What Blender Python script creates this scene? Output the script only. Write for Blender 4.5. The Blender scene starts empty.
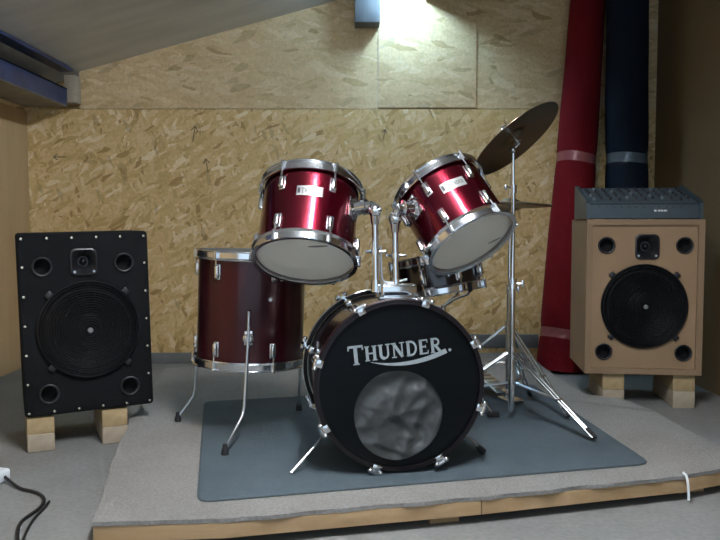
import bpy, bmesh, math, random
from mathutils import Vector, Matrix, Quaternion, noise
PI = math.pi
R_ = math.radians
random.seed(7)
scene = bpy.context.scene
COL = scene.collection
V = Vector

# ------------------------------------------------------------------ camera
F = 760.0
CAMZ = 0.87
PITCH = math.atan(45 / F)
def ray(px, py):
    u = (px - 360) / F
    v = (270 - py) / F
    f = V((0, math.cos(PITCH), -math.sin(PITCH)))
    up = V((0, math.sin(PITCH), math.cos(PITCH)))
    return f + V((1, 0, 0)) * u + up * v
def W(px, py, Y):
    r = ray(px, py)
    return V((0, 0, CAMZ)) + r * (Y / r.y)
def G(px, py, z=0.0):
    r = ray(px, py)
    return V((0, 0, CAMZ)) + r * ((z - CAMZ) / r.z)

cam_d = bpy.data.cameras.new('camera')
cam = bpy.data.objects.new('camera', cam_d)
COL.objects.link(cam)
cam.location = (0, 0, CAMZ)
cam.rotation_euler = (PI / 2 - PITCH, 0, 0)
cam_d.sensor_width = 36
cam_d.lens = F / 720 * 36
cam_d.clip_start = 0.02
scene.camera = cam

# ------------------------------------------------------------------ materials
def newmat(name):
    m = bpy.data.materials.new(name)
    m.use_nodes = True
    nt = m.node_tree
    b = nt.nodes['Principled BSDF']
    return m, nt, b
def N(nt, typ, **kw):
    n = nt.nodes.new(typ)
    for k, v in kw.items():
        if k in n.inputs.keys():
            n.inputs[k].default_value = v
        else:
            setattr(n, k, v)
    return n
def simple(name, col, rough=0.5, metal=0.0, bump=0.0, bscale=200, var=0.0, vscale=6, coat=0.0, spec=0.5):
    m, nt, b = newmat(name)
    b.inputs['Base Color'].default_value = (*col, 1)
    b.inputs['Roughness'].default_value = rough
    b.inputs['Metallic'].default_value = metal
    b.inputs['Coat Weight'].default_value = coat
    b.inputs['Coat Roughness'].default_value = 0.08
    b.inputs['Specular IOR Level'].default_value = spec
    tc = N(nt, 'ShaderNodeTexCoord')
    if var > 0:
        nz = N(nt, 'ShaderNodeTexNoise')
        nz.inputs['Scale'].default_value = vscale
        nz.inputs['Detail'].default_value = 5
        nt.links.new(tc.outputs['Object'], nz.inputs['Vector'])
        rp = N(nt, 'ShaderNodeValToRGB')
        rp.color_ramp.elements[0].position = 0.3
        rp.color_ramp.elements[1].position = 0.7
        rp.color_ramp.elements[0].color = (*[c * (1 - var) for c in col], 1)
        rp.color_ramp.elements[1].color = (*[min(1, c * (1 + var)) for c in col], 1)
        nt.links.new(nz.outputs['Fac'], rp.inputs['Fac'])
        nt.links.new(rp.outputs['Color'], b.inputs['Base Color'])
    if bump > 0:
        nb = N(nt, 'ShaderNodeTexNoise')
        nb.inputs['Scale'].default_value = bscale
        nb.inputs['Detail'].default_value = 3
        nt.links.new(tc.outputs['Object'], nb.inputs['Vector'])
        bp = N(nt, 'ShaderNodeBump')
        bp.inputs['Strength'].default_value = bump
        bp.inputs['Distance'].default_value = 0.005
        nt.links.new(nb.outputs['Fac'], bp.inputs['Height'])
        nt.links.new(bp.outputs['Normal'], b.inputs['Normal'])
    return m

def osb(name, stops, angles, sx=8.0, sy=30.0, spots=True):
    """strand board: three layers of long flakes, each flake its own tint"""
    m, nt, b = newmat(name)
    L = nt.links.new
    tc = N(nt, 'ShaderNodeTexCoord')
    warp = N(nt, 'ShaderNodeTexNoise')
    warp.inputs['Scale'].default_value = 7
    warp.inputs['Detail'].default_value = 3
    L(tc.outputs['Object'], warp.inputs['Vector'])
    sub = N(nt, 'ShaderNodeVectorMath', operation='MULTIPLY_ADD')
    sub.inputs[1].default_value = (0.055, 0.0, 0.055)
    L(warp.outputs['Color'], sub.inputs[0])
    L(tc.outputs['Object'], sub.inputs[2])
    vals = []
    for i, a in enumerate(angles):
        rot = N(nt, 'ShaderNodeMapping')
        rot.inputs['Rotation'].default_value = (0, R_(a), 0)
        rot.inputs['Location'].default_value = (i * 3.1, 0, i * 1.7)
        L(sub.outputs[0], rot.inputs['Vector'])
        sc = N(nt, 'ShaderNodeMapping')
        sc.inputs['Scale'].default_value = (sx, 0.001, sy)
        L(rot.outputs[0], sc.inputs['Vector'])
        vo = N(nt, 'ShaderNodeTexVoronoi')
        vo.inputs['Scale'].default_value = 1.0
        vo.inputs['Randomness'].default_value = 1.0
        L(sc.outputs[0], vo.inputs['Vector'])
        sp = N(nt, 'ShaderNodeSeparateColor')
        L(vo.outputs['Color'], sp.inputs[0])
        vals.append(sp)
    cur = vals[0].outputs[0]
    for i in (1, 2):
        gt = N(nt, 'ShaderNodeMath', operation='GREATER_THAN')
        gt.inputs[1].default_value = 0.5
        L(vals[i].outputs[1], gt.inputs[0])
        mx = N(nt, 'ShaderNodeMix', data_type='FLOAT')
        L(gt.outputs[0], mx.inputs[0])
        L(cur, mx.inputs[2])
        L(vals[i].outputs[0], mx.inputs[3])
        cur = mx.outputs[0]
    dk = N(nt, 'ShaderNodeMath', operation='GREATER_THAN')
    dk.inputs[1].default_value = 0.975
    L(vals[1].outputs[2], dk.inputs[0])
    rp = N(nt, 'ShaderNodeValToRGB')
    cr = rp.color_ramp
    while len(cr.elements) < len(stops):
        cr.elements.new(0.5)
    for e, (p, c) in zip(cr.elements, stops):
        e.position = p
        e.color = (*c, 1)
    L(cur, rp.inputs['Fac'])
    fine = N(nt, 'ShaderNodeTexNoise')
    fine.inputs['Scale'].default_value = 60
    fine.inputs['Detail'].default_value = 4
    L(tc.outputs['Object'], fine.inputs['Vector'])
    fr = N(nt, 'ShaderNodeMapRange')
    fr.inputs[1].default_value = 0.3
    fr.inputs[2].default_value = 0.7
    fr.inputs[3].default_value = 0.86
    fr.inputs[4].default_value = 1.08
    L(fine.outputs['Fac'], fr.inputs[0])
    mul = N(nt, 'ShaderNodeMix', data_type='RGBA', blend_type='MULTIPLY')
    mul.inputs[0].default_value = 1.0
    L(rp.outputs['Color'], mul.inputs[6])
    L(fr.outputs[0], mul.inputs[7])
    dm = N(nt, 'ShaderNodeMix', data_type='RGBA')
    dm.inputs[7].default_value = (*[c * .55 for c in stops[0][1]], 1)
    dkm = N(nt, 'ShaderNodeMath', operation='MULTIPLY')
    dkm.inputs[1].default_value = .35
    L(dk.outputs[0], dkm.inputs[0])
    L(dkm.outputs[0], dm.inputs[0])
    L(mul.outputs[2], dm.inputs[6])
    L(dm.outputs[2], b.inputs['Base Color'])
    b.inputs['Roughness'].default_value = 0.6
    b.inputs['Specular IOR Level'].default_value = 0.3
    bp = N(nt, 'ShaderNodeBump')
    bp.inputs['Strength'].default_value = 0.15
    bp.inputs['Distance'].default_value = 0.004
    L(cur, bp.inputs['Height'])
    L(bp.outputs['Normal'], b.inputs['Normal'])
    return m

def grain(name, c0, c1, axis='X', rough=0.65, scale=3.0, stretch=14):
    """wood with grain running along one object axis"""
    m, nt, b = newmat(name)
    L = nt.links.new
    tc = N(nt, 'ShaderNodeTexCoord')
    mp = N(nt, 'ShaderNodeMapping')
    s = [scale * stretch] * 3
    s['XYZ'.index(axis)] = scale
    mp.inputs['Scale'].default_value = s
    L(tc.outputs['Object'], mp.inputs['Vector'])
    nz = N(nt, 'ShaderNodeTexNoise')
    nz.inputs['Scale'].default_value = 1.0
    nz.inputs['Detail'].default_value = 6
    L(mp.outputs[0], nz.inputs['Vector'])
    rp = N(nt, 'ShaderNodeValToRGB')
    rp.color_ramp.elements[0].position = 0.32
    rp.color_ramp.elements[1].position = 0.68
    rp.color_ramp.elements[0].color = (*c0, 1)
    rp.color_ramp.elements[1].color = (*c1, 1)
    L(nz.outputs['Fac'], rp.inputs['Fac'])
    L(rp.outputs['Color'], b.inputs['Base Color'])
    b.inputs['Roughness'].default_value = rough
    bp = N(nt, 'ShaderNodeBump')
    bp.inputs['Strength'].default_value = 0.12
    bp.inputs['Distance'].default_value = 0.003
    L(nz.outputs['Fac'], bp.inputs['Height'])
    L(bp.outputs['Normal'], b.inputs['Normal'])
    return m

def speckle(name, c0, c1, scale=160, big=2.5, bigvar=0.16, rough=0.95, bump=0.5):
    m, nt, b = newmat(name)
    L = nt.links.new
    tc = N(nt, 'ShaderNodeTexCoord')
    nz = N(nt, 'ShaderNodeTexNoise')
    nz.inputs['Scale'].default_value = scale
    nz.inputs['Detail'].default_value = 3
    L(tc.outputs['Object'], nz.inputs['Vector'])
    rp = N(nt, 'ShaderNodeValToRGB')
    rp.color_ramp.elements[0].position = 0.35
    rp.color_ramp.elements[1].position = 0.65
    rp.color_ramp.elements[0].color = (*c0, 1)
    rp.color_ramp.elements[1].color = (*c1, 1)
    L(nz.outputs['Fac'], rp.inputs['Fac'])
    bg = N(nt, 'ShaderNodeTexNoise')
    bg.inputs['Scale'].default_value = big
    bg.inputs['Detail'].default_value = 6
    bg.inputs['Roughness'].default_value = 0.65
    L(tc.outputs['Object'], bg.inputs['Vector'])
    mr = N(nt, 'ShaderNodeMapRange')
    mr.inputs[1].default_value = 0.3
    mr.inputs[2].default_value = 0.7
    mr.inputs[3].default_value = 1 - bigvar
    mr.inputs[4].default_value = 1 + bigvar
    L(bg.outputs['Fac'], mr.inputs[0])
    mul = N(nt, 'ShaderNodeMix', data_type='RGBA', blend_type='MULTIPLY')
    mul.inputs[0].default_value = 1
    L(rp.outputs['Color'], mul.inputs[6])
    L(mr.outputs[0], mul.inputs[7])
    L(mul.outputs[2], b.inputs['Base Color'])
    b.inputs['Roughness'].default_value = rough
    b.inputs['Specular IOR Level'].default_value = 0.2
    bp = N(nt, 'ShaderNodeBump')
    bp.inputs['Strength'].default_value = bump
    bp.inputs['Distance'].default_value = 0.004
    L(nz.outputs['Fac'], bp.inputs['Height'])
    L(bp.outputs['Normal'], b.inputs['Normal'])
    return m

def emit(name, col, s):
    m, nt, b = newmat(name)
    b.inputs['Base Color'].default_value = (*col, 1)
    b.inputs['Emission Color'].default_value = (*col, 1)
    b.inputs['Emission Strength'].default_value = s
    return m

M = {}
M['osb'] = osb('strand_board', [(0.0, (.44, .27, .10)), (0.08, (.62, .425, .175)), (0.35, (.71, .505, .225)), (0.65, (.76, .555, .27)), (0.86, (.80, .61, .33)), (0.96, (.88, .72, .46)), (1.0, (.90, .76, .52))], (66, 112, 28), 13.0, 44.0)
M['osb_pale'] = osb('pale_strand_board', [(0.0, (.48, .33, .16)), (0.06, (.64, .47, .25)), (0.4, (.70, .52, .29)), (0.8, (.73, .56, .32)), (1.0, (.79, .63, .40))], (4, 20, -14), 9.0, 36.0)
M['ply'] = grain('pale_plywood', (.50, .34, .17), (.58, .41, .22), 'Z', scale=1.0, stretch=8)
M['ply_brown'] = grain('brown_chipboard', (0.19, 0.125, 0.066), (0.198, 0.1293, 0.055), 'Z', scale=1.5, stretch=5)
M['concrete'] = speckle('concrete', (0.2112, 0.2165, 0.2112), (0.2482, 0.2534, 0.2482), scale=60, big=1.8, bigvar=.13, bump=.15, rough=.85)
M['carpet'] = speckle('grey_carpet', (0.2278, 0.2232, 0.2139), (0.3023, 0.2976, 0.2864), scale=130, big=2.2, bigvar=.12, bump=.6)
M['mat'] = speckle('slate_mat', (0.07114, 0.09749, 0.1159), (0.08696, 0.1159, 0.1344), scale=240, big=2.6, bigvar=.18, bump=.35, rough=.8)
M['mat_edge'] = simple('slate_mat_edge', (.06, .085, .10), .8)
M['pine'] = grain('pine_board', (0.36, 0.2376, 0.1152), (0.4464, 0.3096, 0.1728), 'X')
M['pine_y'] = grain('pine_timber', (0.3952, 0.2869, 0.1403), (0.4718, 0.357, 0.1976), 'Y')
M['pine_pale'] = grain('pale_timber', (0.3952, 0.3315, 0.2422), (0.459, 0.3889, 0.2932), 'Y')
M['foil'] = grain('grey_ceiling_sheet', (0.5336, 0.5566, 0.5704), (0.6808, 0.6946, 0.6992), 'X', rough=.38, scale=.6, stretch=12)
M['blue_steel'] = simple('blue_painted_steel', (0.0252, 0.054, 0.1728), .35, .2, var=.45, vscale=9, bump=.1, bscale=30)
M['grey_steel'] = simple('grey_steel', (.20, .20, .20), .5, .5, var=.3, vscale=7)
M['shaded_steel'] = simple('shaded_steel', (.018, .02, .028), .85)  # near-black colour stands in for the shade inside the beam's recess
M['chrome'] = simple('chrome', (.80, .83, .86), .16, 1.0)
M['chrome_dull'] = simple('dull_chrome', (.62, .65, .68), .28, 1.0)
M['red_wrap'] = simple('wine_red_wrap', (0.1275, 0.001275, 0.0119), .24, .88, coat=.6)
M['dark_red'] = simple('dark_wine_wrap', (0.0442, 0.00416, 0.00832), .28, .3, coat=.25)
M['hoop_black'] = simple('black_hoop', (.010, .008, .010), .3, spec=.25)
M['black_wrap'] = simple('black_wrap', (0.0126, 0.007, 0.0098), .22, .1, coat=.8)
M['head_white'] = simple('coated_drum_head', (.66, .665, .65), .55, bump=.1, bscale=300, var=.05, vscale=8)
M['head_clear'] = simple('top_drum_head', (.62, .63, .62), .4)
def translucent(m, w, col):
    nt = m.node_tree
    b = nt.nodes['Principled BSDF']
    out = [n for n in nt.nodes if n.type == 'OUTPUT_MATERIAL'][0]
    tr = N(nt, 'ShaderNodeBsdfTranslucent')
    tr.inputs['Color'].default_value = (*col, 1)
    mx = N(nt, 'ShaderNodeMixShader')
    mx.inputs[0].default_value = w
    nt.links.new(b.outputs[0], mx.inputs[1])
    nt.links.new(tr.outputs[0], mx.inputs[2])
    nt.links.new(mx.outputs[0], out.inputs['Surface'])
translucent(M['head_white'], .75, (.92, .92, .90))
translucent(M['head_clear'], .92, (.95, .95, .93))
M['head_black'] = simple('black_drum_head', (0.00294, 0.00392, 0.0049), .35, spec=.12)
M['film'] = simple('crumpled_grey_film', (0.05625, 0.06187, 0.06375), .36, .25, spec=.5)
M['letter'] = simple('silver_print', (0.3187, 0.3697, 0.3952), .45)
M['badge'] = simple('badge_plate', (.75, .78, .77), .25, .6)
M['ink'] = simple('dark_ink', (.03, .03, .035), .5)
M['grey_ink'] = simple('grey_ink', (.22, .22, .22), .6)
M['bounce_pale'] = simple('pale_light_bounce', (.86, .82, .74), .6)  # kept pale so the added drum lining passes light on
M['rubber'] = simple('black_rubber', (.015, .015, .017), .75)
M['felt'] = simple('black_felt', (.02, .02, .02), .95)
M['bronze'] = simple('cymbal_bronze', (0.24, 0.196, 0.136), .33, 1.0, var=.12, vscale=5)
M['spk_felt'] = speckle('black_felt_covering', (0.00336, 0.00392, 0.00504), (0.00896, 0.01008, 0.01176), scale=400, big=4, bigvar=.1, bump=.6)
M['mdf'] = simple('raw_fibreboard', (.31, .205, .115), .75, var=.05, vscale=4)
M['mdf_edge'] = simple('fibreboard_edge', (.27, .18, .105), .75, var=.05, vscale=4)
M['grille'] = simple('black_grille', (.016, .018, .022), .35, .5)
M['cone'] = simple('black_cone', (.009, .009, .011), .6)
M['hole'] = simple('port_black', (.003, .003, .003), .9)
M['plastic'] = simple('black_plastic', (0.0154, 0.0161, 0.0189), .4)
M['stud'] = simple('brass_stud', (.80, .74, .60), .25, 1.0)
M['mixer'] = simple('teal_grey_metal', (0.05355, 0.0765, 0.0918), .42, .2)
M['mixer_panel'] = simple('slate_panel', (0.0765, 0.102, 0.1148), .45, .1)
M['knob_light'] = simple('pale_knob', (0.156, 0.18, 0.192), .45)
M['red_cloth'] = simple('red_cloth', (.15, .006, .011), .85, bump=.3, bscale=60, var=.12, vscale=5, spec=.15)
M['navy_cloth'] = simple('navy_cloth', (.005, .010, .021), .85, bump=.3, bscale=60, var=.2, vscale=5, spec=.2)
M['red_film'] = simple('shiny_tape_red', (0.312, 0.102, 0.108), .16, .1, bump=.9, bscale=40)
M['navy_film'] = simple('shiny_tape_navy', (0.096, 0.132, 0.162), .14, .1, bump=.9, bscale=40)
M['white_plastic'] = simple('white_plastic', (.80, .86, .90), .4)
M['cord'] = simple('black_cord', (.012, .012, .014), .5)
M['lamp_white'] = simple('white_enamel', (.78, .80, .82), .35)
M['beam_grey'] = grain('grey_beam', (0.102, 0.108, 0.114), (0.132, 0.138, 0.144), 'Z')
M['base_grey'] = simple('grey_skirting', (0.189, 0.203, 0.21), .7, var=.12, vscale=10)

# ------------------------------------------------------------------ mesh builder
def frame(z, x=None):
    z = V(z).normalized()
    x = V(x) if x is not None else V((1, 0, 0))
    x = x - z * x.dot(z)
    if x.length < 1e-4:
        x = V((0, 1, 0)) - z * z.y
    x.normalize()
    y = z.cross(x)
    m = Matrix((x, y, z)).transposed()
    return m
class MB:
    def __init__(self):
        self.bm = bmesh.new()
    def _merge(self, t):
        me = bpy.data.meshes.new('tmp')
        t.to_mesh(me)
        t.free()
        self.bm.from_mesh(me)
        bpy.data.meshes.remove(me)
    def box(self, c, s, rot=None, bev=0.0, seg=2):
        t = bmesh.new()
        bmesh.ops.create_cube(t, size=1)
        for v in t.verts:
            v.co = V((v.co.x * s[0], v.co.y * s[1], v.co.z * s[2]))
        if bev > 0:
            bmesh.ops.bevel(t, geom=t.edges[:], offset=min(bev, min(s) * .49), segments=seg, affect='EDGES', profile=.5)
        for v in t.verts:
            v.co = (rot @ v.co if rot is not None else v.co) + V(c)
        self._merge(t)
        return self
    def lathe(self, prof, z=(0, 0, 1), o=(0, 0, 0), seg=32, closed=False, x=None):
        """prof: list of (radius, height); closed ring profile if closed"""
        fr = frame(z, x)
        o = V(o)
        bm = self.bm
        rows = []
        for r, h in prof:
            if r < 1e-6:
                rows.append([bm.verts.new(o + fr @ V((0, 0, h)))])
            else:
                rows.append([bm.verts.new(o + fr @ V((r * math.cos(2 * PI * i / seg), r * math.sin(2 * PI * i / seg), h))) for i in range(seg)])
        pairs = list(zip(rows[:-1], rows[1:]))
        if closed:
            pairs.append((rows[-1], rows[0]))
        for a, b in pairs:
            for i in range(seg):
                j = (i + 1) % seg
                if len(a) == 1 and len(b) == 1:
                    continue
                if len(a) == 1:
                    bm.faces.new((a[0], b[j], b[i]))
                elif len(b) == 1:
                    bm.faces.new((a[i], a[j], b[0]))
                else:
                    bm.faces.new((a[i], a[j], b[j], b[i]))
        return self
    def cyl(self, a, b, r0, r1=None, seg=16):
        a, b = V(a), V(b)
        r1 = r0 if r1 is None else r1
        h = (b - a).length
        return self.lathe([(0, 0), (r0, 0), (r1, h), (0, h)], z=b - a, o=a, seg=seg)
    def ball(self, c, r, seg=12, s=(1, 1, 1), rot=None):
        t = bmesh.new()
        bmesh.ops.create_uvsphere(t, u_segments=seg, v_segments=max(6, seg // 2 + 2), radius=1)
        for v in t.verts:
            q = V((v.co.x * s[0], v.co.y * s[1], v.co.z * s[2])) * r
            v.co = (rot @ q if rot is not None else q) + V(c)
        self._merge(t)
        return self
    def tube(self, pts, r, seg=10, smooth=0):
        pts = [V(p) for p in pts]
        for _ in range(smooth):
            q = [pts[0]]
            for a, b in zip(pts[:-1], pts[1:]):
                q += [a * .75 + b * .25, a * .25 + b * .75]
            q.append(pts[-1])
            pts = q
        bm = self.bm
        rows = []
        prevx = None
        for i, p in enumerate(pts):
            d = (pts[min(i + 1, len(pts) - 1)] - pts[max(i - 1, 0)])
            fr = frame(d, prevx)
            prevx = fr.col[0]
            rr = r[i * (len(r) - 1) // max(1, len(pts) - 1)] if isinstance(r, (list, tuple)) else r
            rows.append([bm.verts.new(p + fr @ V((rr * math.cos(2 * PI * k / seg), rr * math.sin(2 * PI * k / seg), 0))) for k in range(seg)])
        for a, b in zip(rows[:-1], rows[1:]):
            for k in range(seg):
                j = (k + 1) % seg
                bm.faces.new((a[k], a[j], b[j], b[k]))
        bm.faces.new(rows[0][::-1])
        bm.faces.new(rows[-1])
        return self
    def prism(self, poly, h, fr=None, o=(0, 0, 0)):
        """polygon in local xy, extruded 0..h along local z"""
        fr = fr if fr is not None else Matrix.Identity(3)
        o = V(o)
        bm = self.bm
        a = [bm.verts.new(o + fr @ V((x, y, 0))) for x, y in poly]
        b = [bm.verts.new(o + fr @ V((x, y, h))) for x, y in poly]
        n = len(poly)
        for i in range(n):
            j = (i + 1) % n
            bm.faces.new((a[i], a[j], b[j], b[i]))
        bm.faces.new(a[::-1])
        bm.faces.new(b)
        return self
    def build(self, name, mat, parent=None, angle=35, label=None):
        me = bpy.data.meshes.new(name)
        bmesh.ops.recalc_face_normals(self.bm, faces=self.bm.faces[:])
        self.bm.to_mesh(me)
        self.bm.free()
        me.materials.append(mat)
        for p in me.polygons:
            p.use_smooth = True
        me.set_sharp_from_angle(angle=R_(angle))
        o = bpy.data.objects.new(name, me)
        COL.objects.link(o)
        if parent is not None:
            o.parent = parent
        if label:
            o['label'] = label
        return o

def tag(o, label, cat, group=None):
    o['label'] = label
    o['category'] = cat
    if group:
        o['group'] = group
    return o
def thing(name, label, cat, loc=(0, 0, 0), rot=None, group=None):
    o = bpy.data.objects.new(name, None)
    o.empty_display_size = .05
    COL.objects.link(o)
    if rot is not None:
        o.matrix_world = Matrix.Translation(V(loc)) @ rot.to_4x4()
    else:
        o.location = loc
    return tag(o, label, cat, group)
def struct(o):
    o['kind'] = 'structure'
    return o
def yaw(a):
    return Matrix.Rotation(a, 3, 'Z')

# ------------------------------------------------------------------ lettering
def letter_strokes(ch):
    T, S = .21, .10
    def arc(cx, cy, rx, ry, a0, a1, n=12):
        return [(cx + rx * math.cos(R_(a0 + (a1 - a0) * i / n)), cy + ry * math.sin(R_(a0 + (a1 - a0) * i / n))) for i in range(n + 1)]
    def serif(x, y, w=.36):
        return ([(x - w / 2, y), (x + w / 2, y)], .07)
    b, t = .035, .965
    D = {
        'T': ([([(0, .95), (.86, .95)], .12), ([(.04, 1), (.02, .76)], .08), ([(.82, 1), (.84, .76)], .08), ([(.43, 1), (.43, 0)], T), serif(.43, b)], .88),
        'H': ([([(.16, 1), (.16, 0)], T), ([(.70, 1), (.70, 0)], T), ([(.16, .5), (.7, .5)], S), serif(.16, b), serif(.16, t), serif(.7, b), serif(.7, t)], .90),
        'U': ([([(.16, 1), (.16, .34)] + arc(.43, .34, .27, .28, 180, 270)[1:], T), (arc(.43, .34, .27, .28, 270, 360) + [(.70, 1)], .13), serif(.16, t), serif(.70, t)], .90),
        'N': ([([(.14, 1), (.14, 0)], S), ([(.12, .98), (.74, .02)], T), ([(.74, 1), (.74, 0)], S), serif(.14, b), serif(.12, t), serif(.74, t)], .94),
        'D': ([([(.16, 1), (.16, 0)], T), ([(.1, .95), (.35, .95)] + arc(.35, .5, .38, .45, 90, -90)[1:] + [(.1, .05)], .14), serif(.14, b, .28), serif(.14, t, .28)], .84),
        'E': ([([(.16, 1), (.16, 0)], T), ([(.04, .95), (.66, .95)], S), ([(.04, .05), (.68, .05)], S), ([(.16, .51), (.52, .51)], S), ([(.64, 1), (.66, .76)], .07), ([(.66, 0), (.69, .25)], .07), ([(.52, .62), (.52, .4)], .06)], .78),
        'R': ([([(.16, 1), (.16, 0)], T), ([(.04, .95), (.38, .95)] + arc(.38, .73, .25, .22, 90, -90)[1:] + [(.16, .51)], .13), ([(.36, .51), (.74, .03)], .19), serif(.16, b, .34), ([(.66, b), (.84, b)], .07)], .86),
    }
    return D[ch]
def text_mesh(mb, word, height, width, fr, o, depth, first=1.25, bend=None):
    """serif capitals laid out along local x, centred, baseline at y=0; bend(x, y) -> z offset and frame"""
    items = []
    x = 0
    for i, ch in enumerate(word):
        st, w = letter_strokes(ch)
        k = first if i == 0 else 1.0
        yo = -(k - 1) * .55 if i == 0 else 0
        items.append((st, x, k, yo))
        x += w * k + .10
    tot = x - .10
    sx = width / tot
    for st, x0, k, yo in items:
        for pts, w in st:
            P = [((x0 + p[0] * k) * sx - width / 2, (p[1] * k + yo) * height) for p in pts]
            ww = w * k * height * .5
            wl = w * k * sx * .5
            a, c = [], []
            for i, p in enumerate(P):
                q0 = P[max(i - 1, 0)]
                q1 = P[min(i + 1, len(P) - 1)]
                d = V((q1[0] - q0[0], q1[1] - q0[1]))
                d.normalize()
                n = V((-d.y * wl, d.x * ww))
                a.append((p[0] + n.x, p[1] + n.y))
                c.append((p[0] - n.x, p[1] - n.y))
            for i in range(len(P) - 1):
                quad = [c[i], c[i + 1], a[i + 1], a[i]]
                if bend:
                    bm = mb.bm
                    lo = [bm.verts.new(bend(qx, qy, 0)) for qx, qy in quad]
                    hi = [bm.verts.new(bend(qx, qy, depth)) for qx, qy in quad]
                    for s in range(4):
                        j = (s + 1) % 4
                        bm.faces.new((lo[s], lo[j], hi[j], hi[s]))
                    bm.faces.new(lo[::-1])
                    bm.faces.new(hi)
                else:
                    mb.prism(quad, depth, fr, o)

# ================================================================== SETTING
D = 4.75            # back wall
XL, XR = -2.06, 1.83
YF = -1.6           # the room runs on behind the camera
SEAM = 1.585
SL = math.tan(R_(15.2))
def ceil_z(x):
    return 1.815 + (x + 1.73) * SL
struct(MB().box(((XL + XR) / 2, (YF + D) / 2 + .05, -.05), (XR - XL + 1.0, D - YF + .3, .1)).build('floor', M['concrete']))
# back wall : lower golden boards, upper paler boards
xw = (XL + XR) / 2
wb = struct(MB().box((xw, D + .05, SEAM / 2), (XR - XL, .1, SEAM)).build('wall_back', M['osb']))
def gable(x0, x1, z0, dy):
    mb = MB()
    mb.prism([(x0, z0), (x1, z0), (x1, ceil_z(x1)), (x0, ceil_z(x0))], .08, frame((0, -1, 0), (1, 0, 0)), (0, D + .08 + dy, 0))
    return mb
xa = W(378, 111, D).x
xb = W(476, 111, D).x
struct(gable(-1.733, xa - .002, SEAM + .004, .004).build('wall_back', M['osb_pale']))
struct(gable(xa + .001, xb - .001, SEAM + .010, -.005).build('wall_back', M['osb_pale']))
struct(gable(xb + .001, XR + .06, SEAM + .004, .002).build('wall_back', M['osb_pale']))
struct(MB().box((-2.08, D + .15, 1.55), (.68, .1, .95)).build('wall_back', M['osb']))
# stamped arrows on the boards
def arrow(px, py, s, ang):
    mb = MB()
    c = W(px, py, D)
    fr = frame((0, -1, 0), (math.cos(R_(ang)), 0, math.sin(R_(ang))))
    o = c.copy()
    o.y = D - .0012
    def bar(a, b, w):
        d = (V(b) - V(a)).normalized()
        n = V((-d.y, d.x)) * w / 2
        mb.prism([tuple(V(a) - n), tuple(V(b) - n), tuple(V(b) + n), tuple(V(a) + n)], .0015, fr, o)
    bar((-s, 0), (s, 0), .006)
    bar((s, 0), (s * .35, s * .45), .006)
    bar((s, 0), (s * .35, -s * .45), .006)
    return mb.build('stamped_arrow', M['ink_soft'], wb)
M['ink_soft'] = simple('faded_stamp_ink', (.17, .12, .06), .7)
arrow(60, 157, .04, 180); arrow(194, 134, .05, 80); arrow(207, 166, .045, 100); arrow(384, 135, .035, 80)
# side walls
struct(MB().box((XL - .15, (YF + D) / 2, .785), (.3, D - YF, 1.57)).build('wall_left', M['ply']))
struct(MB().box((XL - .31, (YF + D) / 2, 1.70), (.1, D - YF, .42)).build('wall_left', M['ply']))
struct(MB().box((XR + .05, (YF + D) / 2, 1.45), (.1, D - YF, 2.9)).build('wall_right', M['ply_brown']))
# sloping ceiling
mb = MB()
mb.prism([(-2.5, ceil_z(-2.5)), (XR + .1, ceil_z(XR + .1)), (XR + .1, ceil_z(XR + .1) + .08), (-2.5, ceil_z(-2.5) + .08)], D - YF + .1, frame((0, -1, 0), (1, 0, 0)), (0, D + .1, 0))
struct(mb.build('ceiling', M['foil']))
# skirting strips
struct(MB().box((-1.14, D - .008, .034), (1.84, .016, .068), bev=.003).build('baseboard_back', M['base_grey']))
struct(MB().box((.62, D - .008, .142), (1.0, .016, .085), bev=.003).build('baseboard_back', M['base_grey']))

# blue steel beam along the left eaves
beam = thing('steel_beam', 'blue painted steel beam running under the eaves above the left wall', 'beam', (-1.90, 0, 1.585))
y0, y1 = YF, D - .10
bl, ym = y1 - y0, (y0 + y1) / 2
MB().box((.06, ym, .215), (.22, bl, .016), bev=.003).build('top_flange', M['blue_steel'], beam)
MB().box((-.03, ym, .155), (.02, bl, .12)).build('web', M['shaded_steel'], beam)
MB().box((.124, ym, .058), (.012, bl, .105), bev=.003).build('face_plate', M['blue_steel'], beam)
MB().box((.0, ym, .004), (.258, bl, .012), bev=.003).build('bottom_flange', M['grey_steel'], beam, label='bare grey steel bottom flange')
MB().box((.05, ym, .105), (.16, bl, .008)).build('shelf_flange', M['shaded_steel'], beam)
tag(MB().box((-1.755, D - .052, 1.693), (.07, .09, .165), bev=.004).build('timber_block', M['pine_pale']), 'pale timber block between the blue beam end and the back wall', 'block')

# ridge timber with the lamp beside it
px0 = W(355, 28, D - .01)
bmz = px0.z
tag(MB().box((px0.x + .075, D - .075, bmz + .16), (.15, .14, .32), bev=.004).build('roof_block', M['beam_grey']), 'grey timber block high on the back wall beside the bright lamp', 'block')

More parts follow.
